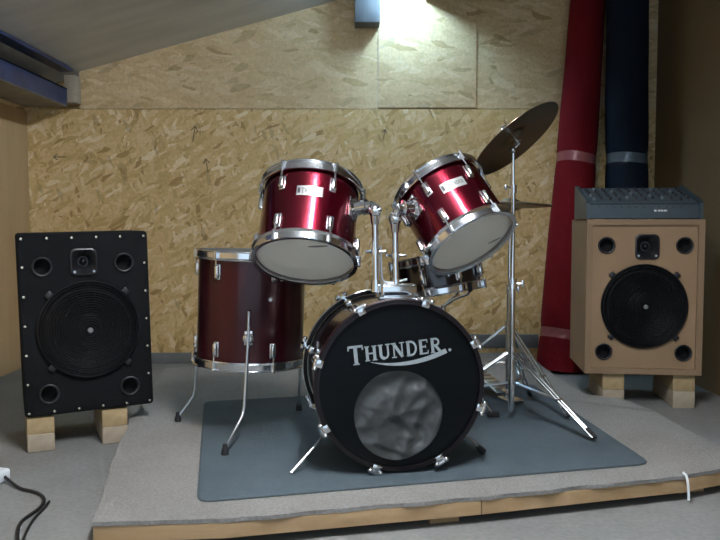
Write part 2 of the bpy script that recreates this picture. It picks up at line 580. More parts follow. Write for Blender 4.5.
def batten(label, x, ya, yb, z, power, wing=.0, ext=.0, col=(.96, .97, 1.0)):
    t = thing('fluorescent_lamp', label, 'lamp', (x, (ya + yb) / 2, z), group='fluorescent lamps under the roof')
    L = yb - ya
    MB().box((0, 0, .075), (.07, L, .05), bev=.006).build('housing', M['lamp_white'], t)
    for s in (-1, 1):
        MB().box((0, s * (L / 2 - .015), .03), (.05, .025, .06), bev=.004).build('lamp_holder', M['lamp_white'], t)
    MB().cyl((0, -L / 2 + .03, .020), (0, L / 2 - .03, .020), .028, seg=20).build('tube', emit('lamp_glow', col, power), t)
    if wing:
        mb = MB()
        mb.prism([(.03, .06), (.034, .06), (.034 + .10, .06 - wing), (.03 + .10, .06 - wing)], L + ext, frame((0, -1, 0), (1, 0, 0)), (0, L / 2 + ext, 0))
        mb.build('added_shade_wing', M['lamp_white'], t)  # unseen wing added to keep the lamp's light off the upper right
    MB().cyl((0, -L * .3, .09), (0, -L * .3, ceil_z(x) - z), .008).build('hanger', M['chrome_dull'], t)
    MB().cyl((0, L * .3, .09), (0, L * .3, ceil_z(x) - z), .008).build('hanger', M['chrome_dull'], t)
    return t
batten('white fluorescent lamp under the roof close to the back wall', .27, 4.30, 4.64, CAMZ + 1.43, 60, wing=.125, ext=.08, col=(.46, .74, 1.0))
batten('white fluorescent lamp hung over the front of the drum kit', .17, .75, 1.85, CAMZ + 1.38, 126, wing=.15, ext=.34)

# ================================================================== PLATFORM, CARPET, MAT
PT = .083
def poly_obj(name, pts, z0, z1, mat, parent=None, bev=.0, sub=0, jitter=0.0):
    mb = MB()
    if sub:
        q = []
        for a, b in zip(pts, pts[1:] + pts[:1]):
            a, b = V(a), V(b)
            n = max(1, int((b - a).length / sub))
            for i in range(n):
                p = a.lerp(b, i / n)
                nrm = V((-(b - a).y, (b - a).x)).normalized()
                p += nrm * jitter * (noise.noise(V((p.x * 9, p.y * 9, 1.3))) + .5 * noise.noise(V((p.x * 31, p.y * 31, 4.1))))
                q.append(tuple(p))
        pts = q
    mb.prism(pts, z1 - z0, None, (0, 0, z0))
    if bev:
        es = [e for e in mb.bm.edges if all(abs(v.co.z - z1) < 1e-6 for v in e.verts)]
        bmesh.ops.bevel(mb.bm, geom=es, offset=bev, segments=2, affect='EDGES', profile=.5)
    return mb.build(name, mat, parent)
fl = G(91, 522, PT); fr_ = G(722, 469, PT)
lipmid = [G(220, 519, PT), G(480, 496.5, PT), G(684, 475.5, PT)]
r1 = G(720, 449, PT); r2 = G(686, 429, PT); r3 = G(655, 411, PT); r4 = G(626, 400, PT)
l1 = G(107, 480, PT); l2 = G(117, 447, PT); l3 = G(132, 417, PT)
xy = lambda p: (p.x, p.y)
outline = [xy(fl)] + [xy(p) for p in lipmid] + [(1.27, 2.46), (1.285, 2.62), xy(r2), xy(r3), (1.19, 3.40), (1.05, 3.50), (1.02, 3.9), (1.02, 4.66), (.1, 4.62), (-1.07, 4.15), xy(l3), xy(l2), xy(l1)]
carpet = poly_obj('carpet', outline, PT - .012, PT, M['carpet'], bev=.003, sub=.03, jitter=.010)
tag(carpet, 'pale grey carpet covering the low wooden drum platform', 'carpet')
plat = thing('drum_platform', 'low wooden platform of boards on blocks under the drum kit', 'platform', (0.2, 3.3, 0))
inner = [(-.66, 2.07), (-.36, 2.09), (.36, 2.262), (1.0, 2.47), (1.22, 2.535), (1.22, 3.36), (1.0, 3.50), (.99, 4.62), (.1, 4.58), (-1.08, 4.12)]
ofs = V((.2, 3.3, 0))
deck = poly_obj('deck', [(x - .2, y - 3.3) for x, y in inner], .056, .0705, M['pine'], plat)
def front_strip(pts, th=.035):
    back = []
    for i, p in enumerate(pts):
        a, b = V(pts[max(i - 1, 0)]), V(pts[min(i + 1, len(pts) - 1)])
        d = (b - a).normalized()
        back.append((p[0] - d.y * th, p[1] + d.x * th))
    return poly_obj('front_board', [(x - .2, y - 3.3) for x, y in pts + back[::-1]], .028, .0695, M['pine'], plat, bev=.002)
lip = [xy(fl)] + [xy(p) for p in lipmid] + [(1.262, 2.462)]
lip = [(x + .004, y + .003) for x, y in lip]
front_strip([lip[0], lip[1], lip[2]])
front_strip([(lip[2][0] + .003, lip[2][1] + .001), lip[3], lip[4]])
def pblock(x, y, a=.24):
    MB().box((x - .2, y - 3.3, .0145), (.09, .10, .0275), yaw(a), bev=.003).build('foot_block', M['pine'], plat)
for px, z in ((98, 0), (440, 0), (700, 0)):
    q = {98: V((-.640, 2.062, 0)), 440: V((.236, 2.222, 0)), 700: V((1.07, 2.475, 0))}[px]
    pblock(q.x, q.y)
for x, y in ((-.85, 3.0), (.2, 3.2), (1.1, 3.1), (-1.0, 3.95), (.1, 4.3), (.9, 4.4)):
    pblock(x, y)
# small pale tie hanging over the front edge
tie0 = G(686, 476, PT)
tag(MB().tube([(tie0.x, tie0.y + .02, PT + .004), (tie0.x, tie0.y - .006, PT + .002), (tie0.x + .002, tie0.y - .014, .055), (tie0.x + .003, tie0.y - .018, .012)], .004, smooth=2).build('string', M['white_plastic']), 'short pale string hanging over the front edge of the platform near its right end', 'string')

# the slate mat
mfl, mfr = G(198, 503, PT), G(650, 464.5, PT)
mbl = G(205, 403, PT)
mc = [xy(mfl), xy(mfr), (.845, 3.70), xy(mbl)]
def rounded(poly, r, n=6):
    out = []
    k = len(poly)
    for i in range(k):
        p = V(poly[i]); a = (V(poly[i - 1]) - p).normalized(); b = (V(poly[(i + 1) % k]) - p).normalized()
        for j in range(n + 1):
            t = j / n
            out.append(tuple((p + a * r) * (1 - t) ** 2 + p * 2 * t * (1 - t) + (p + b * r) * t * t))
    return out
MT = PT + .006
mat = thing('drum_mat', 'slate blue rubber backed mat with rounded corners under the drum kit', 'mat', (0.2, 2.9, PT))
rm = [(x - .2, y - 2.9) for x, y in rounded(mc, .05)]
poly_obj('mat_surface', rm, .0008, .006, M['mat'], mat, bev=.002)
mb = MB()
ctr = V((0, 0))
ri = rm + rm[:1]
mb.tube([(x * 1.001, y * 1.001, .0035) for x, y in ri], .0035, seg=6)
mb.build('bound_edge', M['mat_edge'], mat)

# ================================================================== DRUMS
def rad(phi):     # phi measured from the side facing the viewer (local -y) towards local +x
    return V((math.sin(phi), -math.cos(phi), 0))
def hoop(mb, R, z, up):
    s = 1 if up else -1
    mb.lathe([(R + .001, z), (R + .008, z - s * .022), (R + .016, z - s * .023), (R + .017, z - s * .020), (R + .011, z - s * .014), (R + .010, z + s * .006), (R + .016, z + s * .009), (R + .015, z + s * .012), (R + .001, z + s * .011)], seg=56, closed=True)
def drum_parts(t, R, H, n, off, shell_mat, head_bottom, lug_h=.045, snare=False):
    MB().lathe([(R, .004), (R, H - .004), (R - .008, H - .004), (R - .008, .004)], seg=64, closed=True).build('shell', shell_mat, t)
    MB().lathe([(R - .0085, .005), (R - .0085, H - .005)], seg=48).build('bounce_lining', M['bounce_pale'], t)  # unseen sleeve added to bounce light down onto the bottom head
    for z, up in ((0, False), (H, True)):
        mb = MB()
        hoop(mb, R, z, up)
        mb.build('hoop', M['chrome'], t)
    MB().lathe([(0, 0), (R - .004, 0), (R + .001, .006)], seg=56).build('bottom_head', head_bottom, t, angle=60)
    MB().lathe([(0, H), (R - .004, H), (R + .001, H - .006)], seg=56).build('top_head', M['head_clear'], t, angle=60)
    for k in range(n):
        phi = off + 2 * PI * k / n
        r = rad(phi)
        fr = frame((0, 0, 1), V((math.cos(phi), math.sin(phi), 0)))
        rows = ((.065, -1), (H - .065, 1)) if not snare else ((H / 2, 0),)
        for zc, s in rows:
            mb = MB()
            hh = lug_h if not snare else H * .45
            mb.box(r * (R + .008) + V((0, 0, zc)), (.019, .018, hh), fr, bev=.007, seg=3)
            mb.box(r * (R + .002) + V((0, 0, zc)), (.025, .008, hh + .008), fr, bev=.004)
            lug = mb.build('lug', M['chrome'], t, angle=50)
            for ss in ((s,) if s else (-1, 1)):
                ze = (H + .004) if ss > 0 else -.004
                z0 = zc + ss * hh * .5
                mb = MB()
                mb.cyl(r * (R + .013) + V((0, 0, z0)), r * (R + .013) + V((0, 0, ze)), .0035, seg=8)
                mb.cyl(r * (R + .0185) + V((0, 0, ze - ss * .026)), r * (R + .0185) + V((0, 0, ze + ss * .010)), .0055, seg=8)
                mb.build('tension_rod', M['chrome'], lug)
def axis_frame(a):
    return frame(a, (1, 0, 0))
def badge(t, R, z, phi, w, h):
    mb = MB()
    def bend(off):
        def f(x, y, d):
            p = phi + x / R
            q = rad(p) * (R + off + d)
            return V((q.x, q.y, z + y))
        return f
    f = bend(.0)
    bm = mb.bm
    n = 10
    rows = []
    for i in range(n + 1):
        x = -w / 2 + w * i / n
        rows.append([bm.verts.new(f(x, -h / 2, .0003)), bm.verts.new(f(x, h / 2, .0003)), bm.verts.new(f(x, h / 2, .002)), bm.verts.new(f(x, -h / 2, .002))])
    for a, b in zip(rows[:-1], rows[1:]):
        for k in range(4):
            bm.faces.new((a[k], b[k], b[(k + 1) % 4], a[(k + 1) % 4]))
    bm.faces.new(rows[0]); bm.faces.new(rows[-1][::-1])
    b = mb.build('badge', M['badge'], t, label='silver name badge')
    mb = MB()
    g = bend(.0021)
    text_mesh(mb, 'THUNDER', h * .42, w * .74, None, None, .0006, first=1.3, bend=lambda x, y, d: g(x + w * .05, y - h * .22, d))
    # little dark square crest left of the word and a frame line
    for (x0, y0, x1, y1) in ((-.46, -.28, -.36, .28), (-.48, .34, .48, .40), (-.48, -.40, .48, -.34), (-.49, -.4, -.475, .4), (.475, -.4, .49, .4)):
        lo = [bm2 for bm2 in (g(x0 * w, y0 * h, 0), g(x1 * w, y0 * h, 0), g(x1 * w, y1 * h, 0), g(x0 * w, y1 * h, 0))]
        hi = [g(x0 * w, y0 * h, .0006), g(x1 * w, y0 * h, .0006), g(x1 * w, y1 * h, .0006), g(x0 * w, y1 * h, .0006)]
        a = [mb.bm.verts.new(q) for q in lo]
        c = [mb.bm.verts.new(q) for q in hi]
        for s in range(4):
            j = (s + 1) % 4
            mb.bm.faces.new((a[s], a[j], c[j], c[s]))
        mb.bm.faces.new(a[::-1]); mb.bm.faces.new(c)
    mb.build('badge_lettering', M['ink'], b)
def tom_bracket(t, R, z, phi, lean=0.0):
    """chrome boss on the shell with a short stub, returns local stub end"""
    r = rad(phi)
    fr = frame(r, (0, 0, 1))
    mb = MB()
    mb.box(r * (R + .004) + V((0, 0, z)), (.075, .055, .010), fr, bev=.004)
    mb.lathe([(0, 0), (.033, 0), (.033, .007), (.025, .013), (.022, .036), (.026, .038), (.026, .050), (.016, .052), (.014, .070), (0, .070)], z=r, o=r * (R + .007) + V((0, 0, z)), seg=20)
    b = mb.build('mount_bracket', M['chrome'], t)
    mb = MB()
    side = frame(r, (0, 0, 1)).col[1]
    q = r * (R + .035) + V((0, 0, z))
    mb.cyl(q, q - V(side) * .035 , .005, seg=8)
    mb.box(q - V(side) * .042, (.006, .016, .03), fr, bev=.003)
    mb.build('wing_bolt', M['chrome'], b)
    return r * (R + .078) + V((0, 0, z))
def smudge_mark(t, R, x, y, ang, w):
    mb = MB()
    fr = frame((0, 0, -1), (math.cos(ang), math.sin(ang), 0))
    mb.prism([(w / 2 * math.cos(a) , w * .09 * math.sin(a)) for a in [2 * PI * i / 20 for i in range(20)]], .0008, fr, (x, y, -.0002))
    mb.build('head_print', M['grey_ink'], t)

def tom(name, label, pb, ptop, Ym, t_ang, R, H, off, badge_phi, badge_z, brk_phi, brk_z):
    mid = W((pb[0] + ptop[0]) / 2, (pb[1] + ptop[1]) / 2, Ym)
    dx, dz = ptop[0] - pb[0], -(ptop[1] - pb[1])
    l = math.hypot(dx, dz)
    a = V((dx / l * math.cos(t_ang), math.sin(t_ang), dz / l * math.cos(t_ang)))
    fr = axis_frame(a)
    t = thing(name, label, 'drum', mid - a * H / 2, fr)
    drum_parts(t, R, H, 6, off, M['red_wrap'], M['head_white'])
    badge(t, R, badge_z, badge_phi, .088, .036)
    end = tom_bracket(t, R, brk_z, brk_phi)
    return t, (mid - a * H / 2) + fr @ end, fr
tomL, endL, frL = tom('tom_drum', 'wine red rack tom on the left of the mount, name badge facing front', (306, 259.5), (311, 189), 2.64, R_(29), .166, .275, R_(30), R_(4), .172, R_(64), .165)
tomR, endR, frR = tom('tom_drum', 'wine red rack tom on the right of the mount, tilted towards the middle', (469, 242), (439, 188), 2.64, R_(30), .153, .245, R_(-34), R_(-3), .148, R_(-62), .165)
smudge_mark(tomL, .166, .05, -.105, R_(-12), .07)
smudge_mark(tomR, .153, .10, .055, R_(-10), .05)

# floor tom
RF, HF = .205, .415
ftop = R_(2.0)
aF = V((math.sin(ftop), 0, math.cos(ftop)))
frF = axis_frame(aF)
ft_c = W(250, 359, 2.95)
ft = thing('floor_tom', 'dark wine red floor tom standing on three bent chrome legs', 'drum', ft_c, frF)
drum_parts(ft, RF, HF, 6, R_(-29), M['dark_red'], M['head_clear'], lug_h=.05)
MB().cyl(rad(R_(27)) * (RF - .002) + V((0, 0, .255)), rad(R_(27)) * (RF + .004) + V((0, 0, .255)), .008, seg=14).build('vent_grommet', M['chrome'], ft)
inv = frF.inverted()
for ang, foot in ((R_(6), G(225, 453, MT + .006)), (R_(250), G(178, 420, PT + .006)), (R_(128), G(299, 409, MT + .006))):
    r = rad(ang)
    fr = frame(r, (0, 0, 1))
    mb = MB()
    zb = .115
    mb.box(r * (RF + .006) + V((0, 0, zb)), (.055, .034, .014), fr, bev=.005)
    mb.lathe([(0, 0), (.02, 0), (.02, .016), (.012, .022), (0, .022)], z=r, o=r * (RF + .010) + V((0, 0, zb)), seg=16)
    br = mb.build('leg_bracket', M['chrome'], ft)
    fl_ = inv @ (foot - ft_c)
    p = r * (RF + .030)
    kz = fl_.z + .105
    kink = V((p.x, p.y, 0)).lerp(V((fl_.x, fl_.y, 0)), .12)
    mb = MB()
    mb.tube([V((p.x, p.y, zb + .10)), V((p.x, p.y, zb)), V((kink.x, kink.y, kz + .02)), V((kink.x, kink.y, kz)).lerp(V((fl_.x, fl_.y, fl_.z)), .1), V((fl_.x, fl_.y, fl_.z + .012))], .0055, seg=10)
    lg = mb.build('leg', M['chrome_dull'], ft)
    mb = MB()
    dn = inv @ V((0, 0, 1))
    mb.lathe([(0, -.005), (.013, -.005), (.013, .006), (.009, .02), (.007, .032), (0, .032)], z=dn, o=fl_, seg=12)
    mb.build('rubber_foot', M['rubber'], lg)

# snare
aS = V((-.17, .10, 1)).normalized()
frS = axis_frame(aS)
sn_c = W(437, 285, 3.06)
snare = thing('snare_drum', 'dark snare drum with chrome hoops behind the bass drum, under the right rack tom', 'drum', sn_c - aS * .03, frS)
drum_parts(snare, .176, .135, 8, R_(-22), M['black_wrap'], M['head_clear'], snare=True)
mb = MB()
mb.box(rad(R_(62)) * (.176 + .012) + V((0, 0, .07)), (.03, .022, .06), frame((0, 0, 1), V((math.cos(R_(62)), math.sin(R_(62)), 0))), bev=.005)
mb.build('snare_strainer', M['chrome'], snare)
# snare stand
sb = sn_c - aS * .03
ss = thing('snare_stand', 'chrome tripod stand holding the snare drum behind the bass drum', 'stand', (sb.x + .02, sb.y + .0, MT))
zt = sb.z - MT
MB().cyl((0, 0, .14), (0, 0, zt - .05), .011).build('pole', M['chrome'], ss)
MB().cyl((0, 0, .26), (0, 0, .31), .016).build('collar', M['chrome'], ss)
inS = V((sb.x + .02, sb.y, MT))
for k in range(3):
    a = R_(120 * k)
    d = V((math.cos(a), math.sin(a), 0))
    lg = MB().tube([d * .012 + V((0, 0, .29)), d * .20 + V((0, 0, .016))], .007).build('leg', M['chrome'], ss)
    MB().tube([d * .010 + V((0, 0, .155)), d * .10 + V((0, 0, .155))], .004).build('leg_brace', M['chrome'], lg)
    MB().box(d * .207 + V((0, 0, .011)), (.05, .02, .022), frame((0, 0, 1), d), bev=.006).build('rubber_foot', M['rubber'], lg)
    # basket arm under the tilted drum
    a += PI / 3
    e = (sb + frS @ (V((math.cos(a), math.sin(a), 0)) * .206) - aS * .012) - inS
    e2 = (sb + frS @ (V((math.cos(a), math.sin(a), 0)) * .208) + aS * .018) - inS
    arm = MB().tube([V((0, 0, zt - .06)), V((0, 0, zt - .045)).lerp(e, .5) - V((0, 0, .004)), e - aS * .012, e2], .005, smooth=1).build('basket_arm', M['chrome'], ss)
    MB().tube([e - aS * .004 , e2 + aS * .003], .009).build('grip_sleeve', M['rubber'], arm)

# bass drum ------------------------------------------------------------
BY = R_(9.5)
zf = V((math.sin(BY), -math.cos(BY), 0))
frB = frame(zf, (math.cos(BY), math.sin(BY), 0))
RB, HB = .255, .40
fcen = W(401, 388.5, 2.35)
fcen.z = MT + .2785
rear = fcen - zf * HB
bd = thing('bass_drum', 'large bass drum with black front head, white name lettering and a round window', 'drum', rear, frB)
MB().lathe([(RB, .02), (RB, HB - .02), (RB - .009, HB - .02), (RB - .009, .02)], seg=80, closed=True).build('shell', M['black_wrap'], bd)
for z0, z1 in ((0, .038), (HB - .038, HB)):
    hp = MB().lathe([(RB + .004, z0), (RB + .016, z0), (RB + .017, z0 + .003), (RB + .017, z1 - .003), (RB + .016, z1), (RB + .004, z1)], seg=80, closed=True).build('hoop', M['hoop_black'], bd)
    MB().lathe([(RB + .0165, z0 + .013), (RB + .0185, z0 + .014), (RB + .0185, z1 - .014), (RB + .0165, z1 - .013)], seg=80, closed=True).build('hoop_inlay', M['chrome_dull'] if z0 == 0 else M['dark_red'], hp)
    zz = z1 + .0008 if z1 > .2 else z0 - .0008
    MB().lathe([(RB + .002, zz - .002), (RB + .006, zz - .002), (RB + .006, zz + .001), (RB + .002, zz + .001)], seg=80, closed=True).build('head_rim', M['hoop_black'], hp)
# front head with a round opening low in it
hx, hy, hr = -.006, -.094, .142
mb = MB()
n = 72
ringo, ringi, ringo2, ringi2 = [], [], [], []
zh = HB - .010
for i in range(n):
    a = 2 * PI * i / n
    ringo.append(mb.bm.verts.new((math.cos(a) * (RB + .003), math.sin(a) * (RB + .003), zh)))
    wob = hr * (1 + .010 * math.sin(3 * a + 1) + .006 * math.sin(7 * a))
    ringi.append(mb.bm.verts.new((hx + wob * math.cos(a), hy + wob * math.sin(a), zh)))
    ringo2.append(mb.bm.verts.new((math.cos(a) * (RB + .003), math.sin(a) * (RB + .003), zh - .001)))
    ringi2.append(mb.bm.verts.new((hx + wob * math.cos(a), hy + wob * math.sin(a), zh - .001)))
for i in range(n):
    j = (i + 1) % n
    mb.bm.faces.new((ringo[i], ringo[j], ringi[j], ringi[i]))
    mb.bm.faces.new((ringo2[j], ringo2[i], ringi2[i], ringi2[j]))
    mb.bm.faces.new((ringi[i], ringi[j], ringi2[j], ringi2[i]))
    mb.bm.faces.new((ringo[j], ringo[i], ringo2[i], ringo2[j]))
fh = mb.build('front_head', M['head_black'], bd)
# crumpled film behind the opening
mb = MB()
NR, NA = 40, 96
rows = []
def crump(x, y):
    h = 0
    for (fx, fy, sk, amp, k) in ((5, 13, .5, 1.0, 0.3), (14, 5, -.3, .8, 4.1), (10, 24, -.6, .5, 7.7), (30, 22, .2, .22, 2.9)):
        u, v = (x + sk * y) * fx, (y - sk * x) * fy
        h += amp * (1 - 2.4 * abs(noise.noise(V((u, v, k)))))
    return h * .0085
for i in range(NR + 1):
    r = (hr + .006) * i / NR
    if i == 0:
        rows.append([mb.bm.verts.new((hx, hy, zh - .024 + crump(0, 0)))])
    else:
        edge = max(0, (i / NR - .82) / .18)
        row = []
        for k in range(NA):
            a = 2 * PI * k / NA
            x, y = r * math.cos(a), r * math.sin(a)
            row.append(mb.bm.verts.new((hx + x, hy + y, zh - .024 * (1 - edge * .75) + crump(x, y) * (1 - edge) - .004 * edge)))
        rows.append(row)
for k in range(NA):
    mb.bm.faces.new((rows[0][0], rows[1][k], rows[1][(k + 1) % NA]))
for a, b in zip(rows[1:-1], rows[2:]):
    for k in range(NA):
        j = (k + 1) % NA
        mb.bm.faces.new((a[k], b[k], b[j], a[j]))
mb.build('window_film', M['film'], fh, angle=70, label='crumpled grey film behind the round opening')
# rear head
MB().lathe([(0, .010), (RB + .003, .010), (RB + .003, .012), (0, .012)], seg=64).build('rear_head', M['head_clear'], bd)
# lettering
mb = MB()
ta = R_(5.5)
frt = Matrix(((math.cos(ta), -math.sin(ta), 0), (math.sin(ta), math.cos(ta), 0), (0, 0, 1)))
text_mesh(mb, 'THUNDER', .047, .300, frt, (-.014, .088, zh + .0006), .0009, first=1.28)
# swash under the word
def qb(t, a, b, c):
    return (a[0] * (1 - t) ** 2 + 2 * b[0] * t * (1 - t) + c[0] * t * t, a[1] * (1 - t) ** 2 + 2 * b[1] * t * (1 - t) + c[1] * t * t)
A, B_, C_ = (-.085, -.004), (.03, -.050), (.162, -.004)
A2, B2, C2 = (-.085, -.003), (.03, -.034), (.156, .010)
n = 24
for i in range(n):
    t0, t1 = i / n, (i + 1) / n
    mb.prism([qb(t0, A, B_, C_), qb(t1, A, B_, C_), qb(t1, A2, B2, C2), qb(t0, A2, B2, C2)], .0009, frt, (-.010, .088, zh + .0006))
mb.prism([(.171 + .005 * math.cos(a), .004 + .005 * math.sin(a)) for a in [2 * PI * i / 10 for i in range(10)]], .0009, frt, (-.010, .088, zh + .0006))
mb.build('name_lettering', M['letter'], fh, label='pale silver capital lettering with a curved swash')
# claws, rods and lugs
for k in range(8):
    a = R_(28 + 45 * k)
    r = V((math.cos(a), math.sin(a), 0))
    fr = frame((0, 0, 1), V((-math.sin(a), math.cos(a), 0)))
    for front in (True, False):
        s = 1 if front else -1
        zb = HB if front else 0
        mb = MB()
        mb.box(r * (RB + .0125) + V((0, 0, zb + s * .003)), (.026, .022, .007), fr, bev=.003)
        mb.box(r * (RB + .0215) + V((0, 0, zb - s * .022)), (.024, .007, .052), fr, bev=.003)
        cl = mb.build('claw', M['chrome'], bd)
        mb = MB()
        mb.cyl(r * (RB + .026) + V((0, 0, zb - s * .062)), r * (RB + .026) + V((0, 0, zb + s * .004)), .0075, seg=10)
        tt = V((-math.sin(a), math.cos(a), 0))
        mb.cyl(r * (RB + .027) + V((0, 0, zb + s * .004)) - tt * .016, r * (RB + .027) + V((0, 0, zb + s * .004)) + tt * .016, .0055, seg=10)
        for e_ in (-1, 1):
            mb.ball(r * (RB + .024) + V((0, 0, zb + s * .005)) + tt * .017 * e_, .0085, 12)
        mb.cyl(r * (RB + .022) + V((0, 0, zb - s * .06)), r * (RB + .022) + V((0, 0, zb - s * .105)), .0035, seg=8)
        mb.build('tension_rod', M['chrome'], cl)
        mb = MB()
        mb.box(r * (RB + .010) + V((0, 0, zb - s * .125)), (.024, .022, .055), fr, bev=.007, seg=3)
        mb.build('lug', M['chrome'], bd)
# spurs
invB = frB.inverted()
for sgn, foot in ((-1, G(291, 473, MT + .004)), (1, G(484, 452, MT + .006))):
    a = R_(-90 + sgn * 52)
    r = V((math.cos(a), math.sin(a), 0))
    p0 = r * (RB + .012) + V((0, 0, .27))
    fl_ = invB @ (foot - rear)
    mb = MB()
    mb.box(r * (RB + .004) + V((0, 0, .27)), (.03, .022, .05), frame((0, 0, 1), V((-math.sin(a), math.cos(a), 0))), bev=.006)
    br = mb.build('spur_bracket', M['chrome'], bd)
    sp = MB().tube([p0 - (fl_ - p0).normalized() * .005, fl_], .005).build('spur', M['chrome_dull'], br)
    if sgn > 0:
        dn = (p0 - fl_).normalized()
        MB().lathe([(0, -.004), (.011, -.004), (.011, .015), (.007, .03), (0, .03)], z=dn, o=fl_ + dn * .006, seg=12).build('rubber_tip', M['rubber'], bd)

# double tom mount -----------------------------------------------------
yo = .165
mc_ = fcen - zf * yo
top = V((mc_.x, mc_.y, fcen.z + RB))
mxp = V((math.cos(BY), math.sin(BY), 0))
tm = thing('tom_mount', 'chrome double tom mount with two posts on top of the bass drum', 'mount', top, yaw(BY))
iT = yaw(BY).inverted()
mb = MB()
mb.box((.024, 0, .008), (.138, .085, .014), bev=.005)
mb.box((.024, 0, .030), (.122, .062, .046), bev=.010, seg=3)
mb.build('base_plate', M['chrome'], tm)
for (bx, by) in ((-.034, -.036), (.082, -.036), (-.034, .036), (.082, .036)):
    MB().cyl((bx, by, .016), (bx, by, .022), .006, seg=8).build('bolt', M['chrome_dull'], tm)
for (pb, pt, end, nm) in (((376, 293), (375, 211), endL, 0), ((396, 291), (395, 219), endR, 1)):
    Yp = top.y + (.004 if nm == 0 else .02)
    b = iT @ (W(*pb, Yp) - top)
    b.z = .026
    t = iT @ (W(*pt, Yp) - top)
    e = iT @ (end - top)
    mb = MB()
    MBp = MB()
    MBp.cyl(b, b + (t - b) * .98, .0105, seg=16)
    post = MBp.build('post', M['chrome'], tm)
    mb.cyl(b, b + V((0, 0, .040)), .017, .0165)
    mb.build('post_socket', M['chrome'], tm)
    # memory lock with wing bolt halfway up
    q = b + (t - b) * .50
    mb = MB()
    mb.cyl(q - V((0, 0, .010)), q + V((0, 0, .010)), .0145)
    mb.cyl(q, q + V((.032, -.004, 0)), .0045, seg=8)
    mb.cyl(q, q - V((.030, .004, 0)), .0045, seg=8)
    mb.ball(q + V((.032, -.004, 0)), .006)
    mb.ball(q - V((.030, .004, 0)), .006)
    mb.build('memory_lock', M['chrome'], post)
    # ball clamp and short arm reaching the drum bracket
    mb = MB()
    mb.ball(t, .022, 16, (1, 1, 1.15))
    mb.cyl(t - V((0, 0, .045)), t - V((0, 0, .005)), .0125, .018)
    d = (e - t)
    mb.cyl(t, e - d.normalized() * .0, .013)
    mb.cyl(t + d * .25, t + d * .55, .0185)
    side = V((0, -1, 0))
    mb.cyl(t, t + side * .035, .007)
    mb.box(t + side * .042, (.030, .006, .012), bev=.003)
    mb.build('ball_clamp', M['chrome'], tm)
# bent rod lying across the mount
p = [W(380.5, 246, top.y + .012), W(381, 268, top.y + .012), W(382, 281, top.y + .012), W(389, 283, top.y + .01), W(407, 279.5, top.y + .01)]
MB().tube([iT @ (q - top) for q in p], .0042, smooth=2).build('bent_rod', M['chrome_dull'], tm)

# ================================================================== CYMBALS AND STANDS
def cymbal_profile(R, bell=.055, bh=.020, bow=.020, th=.0014):
    up = []
    for i in range(6):
        t = i / 5
        r = .007 + (bell - .007) * t
        up.append((r, bow + bh * (1 - t ** 2.2)))
    for i in range(1, 9):
        t = i / 8
        up.append((bell + (R - bell) * t, bow * (1 - t ** 1.6)))
    lo = [(r, h - th) for r, h in up[::-1]]
    return up + lo
def tripod_stand(name, label, base, collar_z, low_z, ang0, Rf, pole_top, leg_r=.008):
    t = thing(name, label, 'stand', base)
    MB().cyl((0, 0, .035), (0, 0, pole_top * .60), .0125, seg=18).build('lower_tube', M['chrome'], t)
    MB().cyl((0, 0, pole_top * .60), (0, 0, pole_top), .0085, seg=14).build('upper_tube', M['chrome'], t)
    mb = MB()
    z = pole_top * .60
    mb.cyl((0, 0, z - .028), (0, 0, z + .012), .0175, seg=16)
    mb.cyl((0, 0, z - .008), (.034, -.006, z - .008), .005, seg=8)
    mb.box((.040, -.007, z - .008), (.012, .006, .030), bev=.003)
    mb.build('clamp_collar', M['chrome'], t)
    MB().cyl((0, 0, collar_z - .025), (0, 0, collar_z + .025), .0185, seg=16).build('leg_collar', M['chrome'], t)
    MB().cyl((0, 0, low_z - .016), (0, 0, low_z + .016), .0175, seg=16).build('leg_collar', M['chrome'], t)
    for k in range(3):
        a = ang0 + 2 * PI * k / 3
        d = V((math.cos(a), math.sin(a), 0))
        s = V((-d.y, d.x, 0))
        A_ = d * .018 + V((0, 0, collar_z))
        B = d * Rf + V((0, 0, .016))
        mb = MB()
        for e in (-1, 1):
            mb.tube([A_ + s * .009 * e, B + s * .007 * e], .0052, seg=8)
        lg = mb.build('leg', M['chrome'], t)
        mid = A_.lerp(B, .58)
        mb = MB()
        for e in (-1, 1):
            mb.tube([d * .018 + V((0, 0, low_z)) + s * .006 * e, mid + s * .004 * e], .0042, seg=8)
        mb.build('leg_brace', M['chrome_dull'], lg)
        mb = MB()
        mb.cyl(mid - s * .014, mid + s * .014, .006, seg=10)
        mb.build('rivet', M['chrome'], lg)
        fr = frame((B - A_), s)
        mb = MB()
        mb.box(B - (B - A_).normalized() * .018 + V((0, 0, .002)), (.022, .018, .050), fr, bev=.007, seg=3)
        mb.build('rubber_foot', M['rubber'], lg)
    return t
# crash cymbal stand (nearer)
cb = W(511, 400, 3.02)
cb.z = MT
cc = W(516, 140, 3.02)                   # centre of cymbal
a36 = R_(36.5)
ny = math.sin(R_(20)); nh = math.cos(R_(20))
cn = V((-math.sin(a36) * nh, ny, math.cos(a36) * nh))
f1 = G(594, 442, MT)
ang = math.atan2(f1.y - cb.y, f1.x - cb.x)
Rf = math.hypot(f1.y - cb.y, f1.x - cb.x)
cs = tripod_stand('cymbal_stand', 'tall chrome tripod stand carrying the large tilted cymbal', cb, .27, .15, ang, Rf, W(513, 188, 3.02).z - MT)
ptop = W(513, 188, 3.02) - cb
neck = W(513, 150, 3.02) - cb
cl = cc - cb
mb = MB()
mb.tube([V((ptop.x * .0, 0, ptop.z - .05)), V((neck.x * .4, 0, ptop.z)), V((neck.x, 0, neck.z))], .0065)
mb.build('top_rod', M['chrome'], cs)
mb = MB()
mb.cyl((0, 0, ptop.z - .02), (0, 0, ptop.z + .012), .013)
